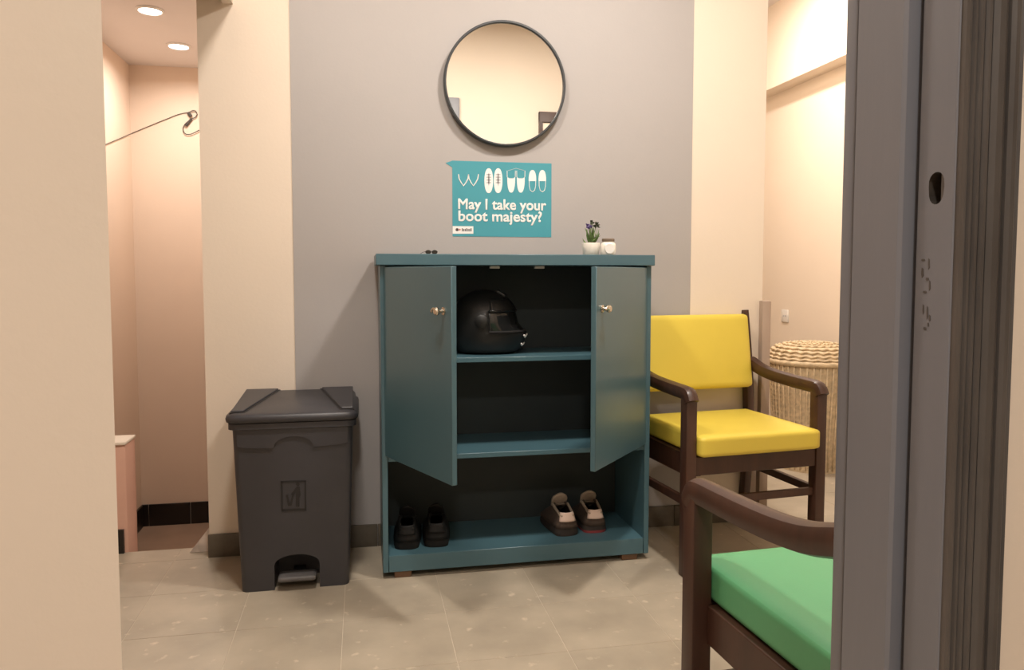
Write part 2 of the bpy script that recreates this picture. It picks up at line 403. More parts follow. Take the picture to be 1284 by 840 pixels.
# ---------------------------------------------------------------- cabinet
cb = thing('shoe_cabinet', 'teal laminate shoe cabinet with two doors standing ajar and open shelves', 'cabinet', (.557, 2.80, 0))
cb_off = Vector((.557, 2.80, 0))
def cpart(name, x0, x1, y0, y1, z0, z1, m='teal', parent=None, bev=.0015):
    return box(name, m, x0-cb_off.x, x1-cb_off.x, y0-cb_off.y, y1-cb_off.y, z0, z1, parent or cb, bev, 1)
CL, CR, CF, CB = .061, 1.042, 2.63, 2.962
cpart('side_panel', CL, CL+.02, CF, CB, .024, 1.098); cpart('side_panel', CR-.02, CR, CF, CB, .024, 1.098)
cpart('top_panel', .047, 1.043+.004, 2.608, CB, 1.0985, 1.1375, bev=.002)
cpart('bottom_panel', CL+.0205, CR-.0205, CF+.001, CB-.007, .024, .083)
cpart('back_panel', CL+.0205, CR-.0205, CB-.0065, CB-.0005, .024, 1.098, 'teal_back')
cpart('shelf', CL+.0205, CR-.0205, CF+.022, CB-.007, .755, .773)
cpart('shelf', CL+.0205, CR-.0205, CF+.002, CB-.007, .416, .434)
for x in (CL+.07, CR-.07):
    for y in (CF+.04, CB-.05):
        fin('foot', bx(NB(), x-.03-cb_off.x, x+.03-cb_off.x, y-.03-cb_off.y, y+.02-cb_off.y, 0, .0237, .002, 1), 'foot_wood', cb)
DL, DT, DZ0, DZ1 = .467, .018, .438, 1.092
def door(hx, sgn, deg):
    bm = NB(); x0, x1 = (0, DL) if sgn > 0 else (-DL, 0)
    bx(bm, x0, x1, -DT, 0, DZ0, DZ1, .0015, 1)
    o = fin('door', bm, 'teal', cb, auto=40)
    o.location = (hx-cb_off.x, CF+.019-cb_off.y, 0); o.rotation_euler = (0, 0, -sgn*math.radians(deg))
    kx = sgn*(DL-.045); kz = .958
    k = fin('knob', lathe(NB(), [(.012, 0), (.012, .003), (.006, .005), (.005, .014), (.011, .019), (.0125, .026), (.009, .031), (0, .032)], 20), 'chrome', o, auto=40)
    k.matrix_local = Matrix.Translation((kx, -DT, kz)) @ Matrix.Rotation(math.pi/2, 4, 'X')
    # small curved thumb lever behind the knob
    lv = fin('lever', tube(NB(), smooth_path([(kx, -DT-.022, kz+.002), (kx-.016*1, -DT-.026, kz+.007), (kx-.03, -DT-.024, kz-.002)], 5), .005, 10), 'chrome', o, True)
    for z in (.56, .97):
        fin('hinge', tube(NB(), [(sgn*.004, .004, z-.02), (sgn*.004, .004, z+.02)], .004, 8), 'chrome', o, True)
    return o
door(CL+.0225, 1, 66); door(CR-.0225, -1, 48.5)
for px_ in (620, 676):
    p = at(px_, 341, Y=CF+.06)
    c = cpart('magnetic_catch', p.x-.018, p.x+.018, CF+.05, CF+.066, 1.088, 1.0982, 'white')

# ---------------------------------------------------------------- mirror
mc = Vector((.558, YB-.003, 1.808)); mr_ = .2405
mi = thing('wall_mirror', 'round wall mirror with slim dark frame above the poster', 'mirror', mc)
RX = Matrix.Rotation(math.pi/2, 4, 'X')
fr = lathe(NB(), [(mr_-.009, .0), (mr_, .0), (mr_+.001, .004), (mr_+.001, .032), (mr_-.002, .035), (mr_-.007, .035), (mr_-.009, .032), (mr_-.009, .0)], 96, cap=False)
fin('frame', fr, 'mirror_frame', mi, auto=40).matrix_local = RX
fin('glass', lathe(NB(), [(0, .026), (mr_-.0092, .026), (mr_-.0092, .02), (0, .02)], 96), 'mirror', mi).matrix_local = RX
fin('backing', lathe(NB(), [(0, .019), (mr_-.0092, .019), (mr_-.0092, .0), (0, .0)], 64), 'mirror_frame', mi).matrix_local = RX

# ---------------------------------------------------------------- poster
PX0, PX1, PZ0, PZ1 = .3515, .7505, 1.216, 1.510
po = thing('wall_poster', 'teal poster reading May I take your boot majesty below round mirror', 'poster', ((PX0+PX1)/2, YB-.003, PZ0))
pw_, ph_ = PX1-PX0, PZ1-PZ0
def pq(px_, py_):   # photo pixel on the poster -> poster coordinates
    p = at(px_, py_, Y=YB-.004); return (p.x-(PX0+PX1)/2, p.z-PZ0)
sheet = [(-pw_/2, 0), (pw_/2, 0), (pw_/2, ph_), (-pw_/2, ph_), (-pw_/2-.004, ph_-.002), (-pw_/2-.026, ph_-.010), (-pw_/2, ph_-.026)]
fin('sheet', prism(NB(), sheet, 'y', -.0012, 0), 'poster', po)
def ink(name, polys, m, y=-.0017):
    bm = NB()
    for p in polys: prism(bm, p, 'y', y, -.001)
    return fin(name, bm, m, po)
def ell(cx, cy, rx, ry, n=28, a0=0, a1=360, ex=1):
    return [pq(cx+rx*math.copysign(abs(math.cos(math.radians(a0+(a1-a0)*i/n)))**ex, math.cos(math.radians(a0+(a1-a0)*i/n))),
               cy+ry*math.sin(math.radians(a0+(a1-a0)*i/n))) for i in range(n+(0 if a1-a0 == 360 else 1))]
def strokes(name, lines, r, m, y=-.0015):
    bm = NB()
    for l in lines:
        tube(bm, [Vector((a, y, b_)) for a, b_ in [pq(*q) for q in l]], r, 6)
    return fin(name, bm, m, po)
# flip-flop straps
for cx in (581.2, 593.6):
    L_ = [[(cx-6.3, 218.5), (cx-5.6, 224), (cx-3, 229), (cx, 233), (cx+3, 229), (cx+5.6, 224), (cx+6.3, 218.5)]]
    strokes('flip_flop_strap', L_, .0022, 'print_white')
# lace-up sneakers
for cx in (612.8, 624.6):
    ink('shoe_print', [ell(cx, 226.5, 5.4, 15.5, ex=.8)], 'print_white')
    ink('shoe_laces_print', [[pq(cx-3.0, y_), pq(cx+3.0, y_), pq(cx+3.0, y_+1.7), pq(cx-3.0, y_+1.7)] for y_ in (218, 221.4, 224.8, 228.2)]+[ell(cx, 225, 1.0, 8)], 'print_grey', -.0021)
# strap shoes
for cx in (641, 653):
    ink('shoe_print', [ell(cx, 225, 4.9, 16.5, 20, 0, 180, .8)+[pq(cx-4.9, 222), pq(cx-2.5, 223.6), pq(cx+2.5, 223.6), pq(cx+4.9, 222)]], 'print_white')
    for q in (-1, 1): strokes('shoe_strap_print', [[(cx+q*5, 222), (cx+q*5.2, 214)]], .0014, 'print_white')
strokes('shoe_strap_print', [[(637, 214), (647, 211), (658, 214)]], .0008, 'print_grey')
# slippers
for cx in (667.6, 680):
    ink('shoe_print', [ell(cx, 225, 4.7, 11.8, 20, 180, 360, .8)+[pq(cx+4.7, 227), pq(cx-4.7, 227)]], 'print_white')
    strokes('slipper_outline_print', [[(cx-4.1, 226), (cx-4.0, 233), (cx-2.8, 238.5), (cx, 240.6), (cx+2.8, 238.5), (cx+4.0, 233), (cx+4.1, 226)]], .0013, 'print_white')
def text(name, s, x0, x1, ybase, size_px, parent, m, bold=.012):
    cu = bpy.data.curves.new('txt', 'FONT'); cu.body = s; cu.size = 1; cu.offset = 0; cu.bevel_depth = bold; cu.bevel_resolution = 0; cu.extrude = 0; cu.space_character = 1.02
    o = bpy.data.objects.new('txt', cu); C.objects.link(o); bpy.context.view_layer.update()
    me = bpy.data.meshes.new_from_object(o.evaluated_get(bpy.context.evaluated_depsgraph_get()))
    bpy.data.objects.remove(o)
    xs_ = [v.co.x for v in me.vertices]; mn, mx = min(xs_), max(xs_)
    a, zb = pq(x0, ybase); b2, _ = pq(x1, ybase); sx = (b2-a)/(mx-mn); sz = size_px/1000
    for v in me.vertices: v.co = Vector((a+(v.co.x-mn)*sx, -.0016-v.co.z*.004, zb+v.co.y*sz))
    return link(name, me, m, parent)
text('lettering', 'May I take your', 574.5, 685, 261.8, 57, po, 'print_white', .027)
text('lettering', 'boot majesty?', 574.8, 679.5, 276.8, 57, po, 'print_white', .027)
ink('sticker', [[pq(567.5, 283.5), pq(593.5, 283.7), pq(593.5, 293), pq(567.5, 293)]], 'print_white')
ink('logo_mark', [ell(573.2, 288.3, 2.2, 1.5, 12), [pq(571, 287), pq(573, 285.8), pq(575.2, 287)]], 'print_dark', -.0021)
ink('logo_mark', [ell(576.6, 288.0, 1.0, 1.2, 10)], 'print_red', -.0021)
ink('logo_lettering', [[pq(579+i*1.85, 287+(.0 if i % 3 else -.8)), pq(580.2+i*1.85, 287+(.0 if i % 3 else -.8)), pq(580.2+i*1.85, 290), pq(579+i*1.85, 290)] for i in range(7)], 'print_dark', -.0021)

# ---------------------------------------------------------------- pedal bin
bn = thing('pedal_bin', 'charcoal plastic pedal bin with a litter pictogram beside the cabinet', 'bin', (-.232, 2.77, 0))
TZ, HW0, HW1 = .575, .177, .196      # body top, half width at foot and top
FY0, FY1, BY0, BY1 = -.157, -.168, .128, .155
def bsec(z):
    k = z/TZ; return HW0+(HW1-HW0)*k, FY0+(FY1-FY0)*k, BY0+(BY1-BY0)*k
def rrect(hw, y0, y1, r, n=4):
    out = []
    for cx, cy, a0 in ((hw-r, y1-r, 0), (-hw+r, y1-r, 90), (-hw+r, y0+r, 180), (hw-r, y0+r, 270)):
        for i in range(n+1):
            a = math.radians(a0+90*i/n); out.append((cx+r*math.cos(a), cy+r*math.sin(a)))
    return out
def loft(bm, secs, cap0=True, cap1=True):
    rings = [[bm.verts.new(p) for p in s] for s in secs]; n = len(rings[0])
    for a, b_ in zip(rings, rings[1:]):
        for i in range(n): bm.faces.new((a[i], a[(i+1) % n], b_[(i+1) % n], b_[i]))
    if cap0: bm.faces.new(rings[0][::-1])
    if cap1: bm.faces.new(rings[-1])
    return bm
# body with the pedal arch cut through its front
bm = loft(NB(), [[(x, y, z) for x, y in rrect(*bsec(z), .022)] for z in (0, .15, .3, .45, TZ)])
bo = fin('body', bm, 'bin', bn, auto=35)
ax0, ax1 = at(344, 720, Y=2.61).x+.232, at(401, 720, Y=2.61).x+.232
acx, ahw = (ax0+ax1)/2, (ax1-ax0)/2
arch = [(ax0, -.05), (ax1, -.05), (ax1, .085)]+[(acx+ahw*math.cos(t), .085+.035*math.sin(t)) for t in [math.pi*i/12 for i in range(1, 12)]]+[(ax0, .085)]
cbm = prism(NB(), arch, 'y', -.25, -.03); bmesh.ops.recalc_face_normals(cbm, faces=cbm.faces)
cme = bpy.data.meshes.new('cut'); cbm.to_mesh(cme); cbm.free(); cme.materials.append(M['bin'])
co = bpy.data.objects.new('cut', cme); C.objects.link(co); co.location = bn.location
md = bo.modifiers.new('b', 'BOOLEAN'); md.object = co; md.operation = 'DIFFERENCE'; md.solver = 'EXACT'
bpy.context.view_layer.update()
nm = bpy.data.meshes.new_from_object(bo.evaluated_get(bpy.context.evaluated_depsgraph_get()))
bo.modifiers.clear(); bo.data = nm; bpy.data.objects.remove(co)
nm.set_sharp_from_angle(angle=math.radians(35))
def on_front(bm, poly, out, inn=.002):   # polygon (x,z) laid on the tapering front
    A = [bm.verts.new((x, bsec(z)[1]-out, z)) for x, z in poly]; B = [bm.verts.new((x, bsec(z)[1]+inn, z)) for x, z in poly]
    bm.faces.new(A); bm.faces.new(B[::-1]); n = len(A)
    for i in range(n): bm.faces.new((A[i], A[(i+1) % n], B[(i+1) % n], B[i]))
    return bm
zb = at(310, 562, Y=2.6).z; a0, a1 = at(343, 560, Y=2.6).x+.232, at(393, 560, Y=2.6).x+.232
za = at(368, 546, Y=2.6).z
hb_ = bsec(zb)[0]-.016; ht = bsec(TZ)[0]-.016
band = [(-ht, TZ), (-hb_, zb+.006), (-hb_+.03, zb), (a0, zb-.004)]+[((a0+a1)/2-(a1-a0)/2*math.cos(t), zb-.002+(za-zb)*math.sin(t)) for t in [math.pi*i/12 for i in range(0, 13)]]+[(a1, zb-.004), (hb_-.03, zb), (hb_, zb+.006), (ht, TZ)]
fin('front_band', on_front(NB(), band, .006), 'bin', bn)
fin('rim', loft(NB(), [[(x, y, z) for x, y in rrect(HW1+e, FY1-e, BY1+e, .03)] for e, z in ((.004, .553), (.012, .556), (.012, TZ), (.004, TZ+.002))]), 'bin', bn, auto=35)
# lid: rolled edge, sloping top with two raised wings
LW, LF, LB = .214, -.187, .178
def lidz(y): return .604+.030*max(0, min(1, (y-LF)/(LB-LF)))**.8
secs = []
for e, z in ((-.004, .578), (.0, .581), (.002, .592), (-.001, .602), (-.008, .606)):
    secs.append([(x, y, z) for x, y in rrect(LW+e, LF-e, LB+e, .035)])
for e, u in ((-.012, .6), (-.022, 1)):
    secs.append([(x, y, (.606+(lidz(y)-.604)*u)) for x, y in rrect(LW+e, LF-e, LB+e, .03)])
ld = fin('lid', loft(NB(), secs), 'bin', bn, auto=50)
def on_lid(poly, up, sink=.004):
    bm = NB()
    A = [bm.verts.new((x, y, lidz(y)+.002+up)) for x, y in poly]; B = [bm.verts.new((x, y, lidz(y)-sink)) for x, y in poly]
    bm.faces.new(A); bm.faces.new(B[::-1]); n = len(A)
    for i in range(n): bm.faces.new((A[i], A[(i+1) % n], B[(i+1) % n], B[i]))
    return bm
for s in (-1, 1):
    poly = [(s*(LW-.016), LF+.035), (s*(LW-.055), LF+.035), (s*(LW-.135), LB-.012), (s*(LW-.02), LB-.012)]
    bm = on_lid(poly, .006); bmesh.ops.recalc_face_normals(bm, faces=bm.faces)
    bmesh.ops.bevel(bm, geom=list(bm.edges), offset=.002, segments=1, affect='EDGES')
    fin('lid_wing', bm, 'bin', ld)
    g_ = .006
    bm = on_lid([(s*(LW-.055), LF+.034), (s*(LW-.135), LB-.013), (s*(LW-.142), LB-.013), (s*(LW-.061), LF+.030), (s*(LW-.012), LF+.026), (s*(LW-.012), LF+.034)], .0012)
    fin('lid_seam', bm, 'bin_dark', ld)
pd = fin('pedal', pillow(NB(), (acx, -.145, .040), (ahw-.012, .035, .009), .008, 5), 'pedal', bn, True)
pd.rotation_euler = (0, 0, 0)
fin('pedal_arm', bx(NB(), acx-.02, acx+.02, -.12, -.031, .012, .033), 'bin_dark', bn)
# pictogram
def fp(px_, py_):
    p = at(px_, py_, Y=2.607); return (p.x+.232, p.z)
bm = NB()
for q in [[(352, 603), (384, 602), (384, 604), (352, 605)], [(353, 638), (384, 637), (384, 640), (353, 641)],
          [(352, 603), (354.4, 603), (355, 641), (353, 641)], [(382, 602), (384, 602), (384, 640), (382, 640)]]:
    on_front(bm, [fp(*a) for a in q][::-1], .0022)
fin('pictogram_border', bm, 'bin_dark', bn)
bm = NB()
person = [(372, 610), (376, 610), (377, 620), (375.5, 624), (375.5, 635), (371, 635), (371, 618), (366.5, 621), (365, 619)]
on_front(bm, [fp(*a) for a in person][::-1], .0022)
on_front(bm, [fp(373.5+2.4*math.cos(t), 606.6+2.6*math.sin(t)) for t in [2*math.pi*i/12 for i in range(12)]], .0022)
on_front(bm, [fp(*a) for a in [(358.5, 620), (361, 620), (363.5, 631), (366.5, 620), (368.8, 620), (365.8, 634), (361, 634)]][::-1], .0022)
fin('pictogram_person', bm, 'bin_dark', bn)

# ---------------------------------------------------------------- armchairs
CW, CDp, PT = .58, .48, .042
def armchair(label, loc, rz, cush):
    t = thing('armchair', label, 'chair', loc, rz)
    xi = CW/2-PT
    for s in (-1, 1):
        x = s*(CW/2-PT/2)
        fin('front_leg', bx(NB(), x-PT/2, x+PT/2, -CDp/2, -CDp/2+.046, 0, .645, .005), 'brown_wood', t, auto=40)
        fin('rear_leg', sweep(NB(), smooth_path([(x, CDp/2+.02, 0), (x, CDp/2-.012, .24), (x, CDp/2-.02, .44), (x, CDp/2-.005, .66), (x, CDp/2+.035, .912)], 4), .036, .042), 'brown_wood', t, auto=40)
        arm = smooth_path([(x, -CDp/2+.006, .622), (x, -CDp/2+.022, .646), (x, -CDp/2+.05, .651), (x, -.12, .653), (x, -.02, .657), (x, .07, .664), (x, .14, .676), (x, CDp/2-.03, .697)], 4)
        fin('armrest', sweep(NB(), arm, .046, .050, cr=.36), 'brown_wood', t, auto=40)
        fin('side_rail', bx(NB(), s*(xi-.04), s*(xi+.010), -CDp/2+.046, CDp/2-.035, .352, .4295, .003), 'brown_wood', t)
        fin('stretcher', bx(NB(), x-.010, x+.010, -CDp/2+.045, CDp/2-.022, .250, .280, .003), 'brown_wood', t)
    xi = CW/2-PT
    fin('front_rail', bx(NB(), -xi, xi, -CDp/2+.006, -CDp/2+.032, .362, .428, .003), 'brown_wood', t)
    fin('back_rail', bx(NB(), -xi, xi, CDp/2-.048, CDp/2-.020, .362, .428, .003), 'brown_wood', t)
    fin('stretcher', bx(NB(), -xi, xi, -CDp/2+.015, -CDp/2+.033, .250, .278, .003), 'brown_wood', t)
    fin('seat', pillow(NB(), (0, -.035, .4675), (xi-.001, CDp/2-.008, .0375), .016, 14, (0, 0, .006)), cush, t, True)
    bk = fin('backrest', pillow(NB(), (0, 0, 0), (CW/2-PT-.001, .028, .153), .018, 14, (0, .006, 0)), cush, t, True)
    bk.location = (0, CDp/2-.050+.012, .748); bk.rotation_euler = (math.radians(-9), 0, 0)
    return t
phi = math.radians(5.5)
FL = Vector((1.098, 2.43, 0))     # front left corner of the yellow chair
cen = FL+Vector((math.cos(phi), math.sin(phi), 0))*(CW/2)+Vector((-math.sin(phi), math.cos(phi), 0))*(CDp/2)
armchair('dark wood armchair with yellow vinyl seat and backrest beside the cabinet', cen, phi, 'yellow')
phi2 = math.radians(183.4)
# the corner of the green cushion lies at (.689, 1.402)
lc = Matrix.Rotation(phi2, 4, 'Z') @ Vector((CW/2-PT, -CDp/2-.025, 0))
armchair('dark wood armchair with green vinyl seat by the door frame', Vector((.655, 1.402, 0))-lc, phi2, 'green')

# ---------------------------------------------------------------- helmet
he = thing('motorcycle_helmet', 'black full-face motorcycle helmet on the upper cabinet shelf', 'helmet', (.448, 2.800, .775), math.radians(-14))
def hsurf(az, el, k=1.0):
    ca, sa, ce, se = math.cos(az), math.sin(az), math.cos(el), math.sin(el)
    cw = ce**.5 if se < 0 else ce
    x, y, z = .128*cw*ca, .112*cw*sa, .122*se
    fr_ = max(0, ca)
    if se < 0: x += .036*fr_**1.5*min(1, -se*3)       # chin bar reaches forward
    if se > 0: x -= .010*fr_*se*ce
    x -= .012*(1-fr_)*max(0, -se)
    return Vector((x*k, y*k, max(z, -.112)*k+.114))
def hgrid(az0, az1, el0, el1, na, ne, k=1.0, hole=None, wrap=False):
    bm = NB(); g_ = []
    for j in range(ne+1):
        el = el0+(el1-el0)*j/ne
        g_.append([bm.verts.new(hsurf(az0+(az1-az0)*i/na, el, k)) for i in range(na+(0 if wrap else 1))])
    for j in range(ne):
        for i in range(na):
            azm = az0+(az1-az0)*(i+.5)/na; elm = el0+(el1-el0)*(j+.5)/ne
            if hole and hole(azm, elm): continue
            i2 = (i+1) % na if wrap else i+1
            bm.faces.new((g_[j][i], g_[j][i2], g_[j+1][i2], g_[j+1][i]))
    loose = [v for v in bm.verts if not v.link_faces]
    bmesh.ops.delete(bm, geom=loose, context='VERTS')
    bmesh.ops.remove_doubles(bm, verts=bm.verts, dist=1e-6)
    return bm
R_ = math.radians
def vis(az, el): return abs(az) < R_(78) and R_(-15) < el < R_(20)
def solid(o, th, off=-1):
    m_ = o.modifiers.new('s', 'SOLIDIFY'); m_.thickness = th; m_.offset = off
    return o
sh = solid(fin('shell', hgrid(-math.pi, math.pi, R_(-66), R_(90), 60, 40, 1, vis, True), 'black', he, auto=50), .012)
fin('liner', hgrid(-math.pi, math.pi, R_(-64), R_(90), 40, 24, .88, lambda a, e: abs(a) < R_(62) and R_(-14) < e < R_(19), True), 'black_matte', he, True)
solid(fin('brow', hgrid(R_(-74), R_(74), R_(19), R_(44), 32, 10, 1.045), 'black', he, auto=50), .008)
vz = solid(fin('visor', hgrid(R_(-80), R_(80), R_(-16), R_(21), 32, 10, .99), 'visor', he, auto=50), .004)
fin('visor_trim', tube(NB(), [hsurf(R_(a), R_(21), 1.03) for a in range(-78, 79, 6)], .004, 8), 'visor', he, True)
fin('opening_seal', tube(NB(), [hsurf(R_(a), R_(-15), 1.0) for a in range(-78, 79, 6)], .005, 8), 'black_matte', he, True)
for s in (-1, 1):
    p = hsurf(s*R_(90), R_(4), 1.0)
    k = fin('visor_pivot', lathe(NB(), [(.024, 0), (.024, .006), (.018, .010), (0, .010)], 24), 'black', he, auto=40)
    k.matrix_local = Matrix.Translation(p) @ Matrix.Rotation(-s*math.pi/2, 4, 'X')
# vents on brow and chin
p = hsurf(0, R_(58), 1.02)
fin('brow_vent', pillow(NB(), (0, 0, 0), (.022, .028, .008), .006, 4), 'black', he, True).matrix_local = Matrix.Translation(p) @ Matrix.Rotation(R_(32), 4, 'Y')
for z_, sg in ((.060, 1), (.030, -1)):
    for s in (-1, 1):
        el = math.asin(max(-1, (z_-.114)/.122))
        pts = [hsurf(s*R_(a), el+R_(da), 1.012) for a, da in ((8, 5), (14, 0), (20, 5))]
        fin('chin_mark', tube(NB(), pts, .0035, 6), 'white', he, True)
# ---------------------------------------------------------------- shoes
def shoe(name, label, cat, loc, rz, up, trim, inner, sole, mid, tabm, group, laces=True, scale=1):
    """heel at y=0 facing -Y, toe towards +Y"""
    t = thing(name, label, cat, loc, rz, group); t.scale = (scale,)*3
    Ln = .236; n = 26
    def wid(s):
        base = .040+.011*math.sin(min(1, s/.7)*math.pi/2) if s < .7 else .051
        r0 = min(1, s/.10); r1 = min(1, (1-s)/.26)
        return base*math.sqrt(max(0, 1-(1-r0)**2))**.8*math.sqrt(max(0, 1-(1-r1)**2))
    def hgt(s):
        if s < .1: return .078+.006*s/.1
        if s < .42: return .084+.022*(s-.1)/.32
        return .106-.066*min(1, (s-.42)/.50)**.9
    ss = [0, .008, .02]+[i/n for i in range(1, n)]+[.99, 1]
    ou = [(max(wid(s), .004), s*Ln) for s in ss]
    def outline(e): return [(w_+e, y) for w_, y in ou]+[(-w_-e, y) for w_, y in ou[::-1]]
    def plate(z0, z1, e0, e1):
        o0, o1 = outline(e0), outline(e1)
        return loft(NB(), [[(x, y, z0) for x, y in o0], [(x, y, z1) for x, y in o1]])
    fin('outsole', plate(0, .010, .003, .005), sole, t, auto=50)
    fin('midsole', plate(.010, .030, .005, .001), mid, t, auto=50)
    bm = NB(); rows = []; na = 20
    for s in ss:
        w_, h_ = wid(s), hgt(s); row = []
        for i in range(na+1):
            a = math.pi*i/na
            cx = math.copysign(abs(math.cos(a))**.55, math.cos(a)); cz = math.sin(a)**.75
            # heel and ankle lean in slightly towards the collar
            lean = 1-.22*cz
            row.append(bm.verts.new((w_*cx*lean, s*Ln+(.012*cz if s < .1 else 0)*(1-s/.1), .028+(h_-.028)*cz)))
        rows.append(row)
    for k in range(len(ss)-1):
        sm = (ss[k]+ss[k+1])/2
        for i in range(na):
            zc = math.sin(math.pi*(i+.5)/na)
            if .05 < sm < .50 and zc > (.86 if sm < .36 else .93): continue
            bm.faces.new((rows[k][i], rows[k][i+1], rows[k+1][i+1], rows[k+1][i]))
    bmesh.ops.delete(bm, geom=[v for v in bm.verts if not v.link_faces], context='VERTS')
    bmesh.ops.remove_doubles(bm, verts=bm.verts, dist=1e-5)
    u = solid(fin('upper', bm, up, t, True), .006, 0)
    # padded collar round the opening
    col_ = []
    a_in = math.asin(.86**(1))
    for s in [.055+.031*i for i in range(14)]: 
        w_, h_ = wid(s), hgt(s); cz = .90; col_.append((w_*.62, s*Ln, .028+(h_-.028)*cz))
    path = col_+[(-x, y, z) for x, y, z in col_[::-1]]
    fin('collar', tube(NB(), path, .0055, 8, True), trim, t, True)
    fin('insole', plate(.031, .036, -.008, -.008), inner, t)
    # tongue
    bm = NB(); rws = []
    for j in range(9):
        q = j/8; s = .56-.16*q; z = .080+.062*q; w_ = (.027+.010*q)*math.sqrt(1-.8*q**5)
        rws.append([bm.verts.new((w_*(i/4-1), s*Ln-.004*(1-(i/4-1)**2), z-.006*(i/4-1)**2)) for i in range(9)])
    for a, b_ in zip(rws, rws[1:]):
        for i in range(8): bm.faces.new((a[i], a[i+1], b_[i+1], b_[i]))
    solid(fin('tongue', bm, trim, t, True), .008, 0)
    if laces:
        for q in range(4):
            s = .50+.06*q; h_ = hgt(s)
            fin('lace', tube(NB(), smooth_path([(-.026, s*Ln-.004, h_-.016), (0, s*Ln, h_+.004), (.026, s*Ln+.004, h_-.016)], 4), .0028, 6), trim, t, True)
    # heel tab
    bm = NB(); rws = []
    for j in range(6):
        z = .055+.034*j/5; k_2 = .034-.008*(j/5)
        rws.append([bm.verts.new((k_2*math.sin(a), .004+.018*(1-math.cos(a))+.010*(j/5)-.004, z)) for a in [R_(-70+140*i/8) for i in range(9)]])
    for a, b_ in zip(rws, rws[1:]):
        for i in range(8): bm.faces.new((a[i], a[i+1], b_[i+1], b_[i]))
    solid(fin('heel_tab', bm, tabm, t, True), .006, 0)
    return t
for k, (px_, py_, sl) in enumerate([(713, 673, 'sole'), (748, 669, 'sole_red')]):
    p = at(px_, py_, Z=.083)
    shoe('sneaker', ['brown sneaker with pinkish white heel tab and dark sole in the cabinet', 'brown sneaker with pinkish white heel tab and dull red sole in the cabinet'][k], 'shoe',
         (p.x, p.y+.005, .0835), R_([4, 0][k]), 'sneaker', 'sneaker_trim', 'sneaker_dark', sl, 'sole' if k == 0 else 'sole', 'heel_tab', 'sneakers on the cabinet floor', scale=.98)
for k, (px_, py_) in enumerate([(510, 690), (547.5, 687)]):
    p = at(px_, py_, Z=.083)
    shoe('leather_shoe', ['black leather shoe next to the side panel inside the cabinet', 'black leather shoe standing inward of its twin in the cabinet'][k], 'shoe',
         (p.x, p.y+.005, .0835), R_([-5, -5][k]), 'shoe_black', 'shoe_black', 'sneaker_dark', 'shoe_black', 'shoe_black', 'shoe_black', 'black shoes on the cabinet floor', laces=False, scale=.94)

# ---------------------------------------------------------------- small things on the cabinet
TOP = 1.1378
pl = thing('potted_plant', 'small potted plant with purple flower on top of the cabinet', 'plant', (.838, 2.72, TOP))
fin('pot', lathe(NB(), [(.026, 0), (.029, .003), (.034, .044), (.033, .046), (.030, .044), (.029, .040), (0, .040)], 28), 'white_gloss', pl, auto=40)
fin('soil', lathe(NB(), [(0, .0415), (.029, .0415), (.029, .0405), (0, .0405)], 20), 'soil', pl)
rl = random.Random(5)
def leaf(bm, base, tip, wdt, bend):
    base, tip = Vector(base), Vector(tip); d = tip-base; s = d.cross(Vector((rl.uniform(-1, 1), rl.uniform(-1, 1), .3))).normalized()
    nrm = d.cross(s).normalized(); L_ = []
    for q in range(6):
        t = q/5; ww = wdt*math.sin(math.pi*min(.97, .12+t*.88))
        c = base+d*t+nrm*bend*math.sin(t*math.pi)
        L_.append((bm.verts.new(c-s*ww), bm.verts.new(c+s*ww)))
    for (a, b_), (c, d_) in zip(L_, L_[1:]): bm.faces.new((a, b_, d_, c))
for k in range(26):
    a = rl.uniform(0, 6.28); r = rl.uniform(.012, .040); h_ = rl.uniform(.018, .065)
    bm = NB(); leaf(bm, (.006*math.cos(a), .006*math.sin(a), .040), (r*math.cos(a), r*math.sin(a), .042+h_), .0045, .006)
    solid(fin('leaf', bm, 'leaf', pl), .0006)
for cx, cz, m_, n_, rr in ((-.010, .108, 'purple', 16, .013), (.020, .112, 'leaf_dark', 16, .014), (.004, .122, 'leaf_dark', 10, .010)):
    fin('stem', tube(NB(), [(0, 0, .04), (cx*.5, 0, .075), (cx, -.004, cz)], .0014, 6), 'leaf', pl, True)
    for k in range(n_):
        d = Vector((rl.gauss(0, 1), rl.gauss(0, 1), rl.gauss(0, 1))).normalized()
        c = Vector((cx, -.004, cz)); bm = NB(); leaf(bm, c+d*.002, c+d*rr*rl.uniform(.8, 1.2), .0042, .002)
        solid(fin('petal' if m_ == 'purple' else 'leaf', bm, m_, pl), .0006)
jr = thing('glass_jar', 'small pale jar with white round label and brown lid beside the plant', 'jar', (at(762.5, 318, Y=2.70).x, 2.70, TOP))
fin('body', lathe(NB(), [(.022, 0), (.027, .003), (.029, .012), (.029, .036), (.026, .044), (.021, .048), (.021, .051), (0, .051)], 32), 'jar', jr, auto=40)
fin('label_disc', lathe(NB(), [(0, .0305), (.018, .0305), (.018, .024), (0, .024)], 28), 'white', jr).matrix_local = Matrix.Translation((-.004, 0, .024)) @ RX
fin('lid', lathe(NB(), [(.023, .0515), (.0235, .0525), (.0235, .060), (.022, .0615), (0, .0615)], 28), 'lid_brown', jr, auto=40)
sg = thing('sunglasses', 'small dark sunglasses lying on top of the cabinet', 'sunglasses', (at(541, 318, Y=2.66).x, 2.660, TOP), R_(14)); sg.scale = (.62,)*3
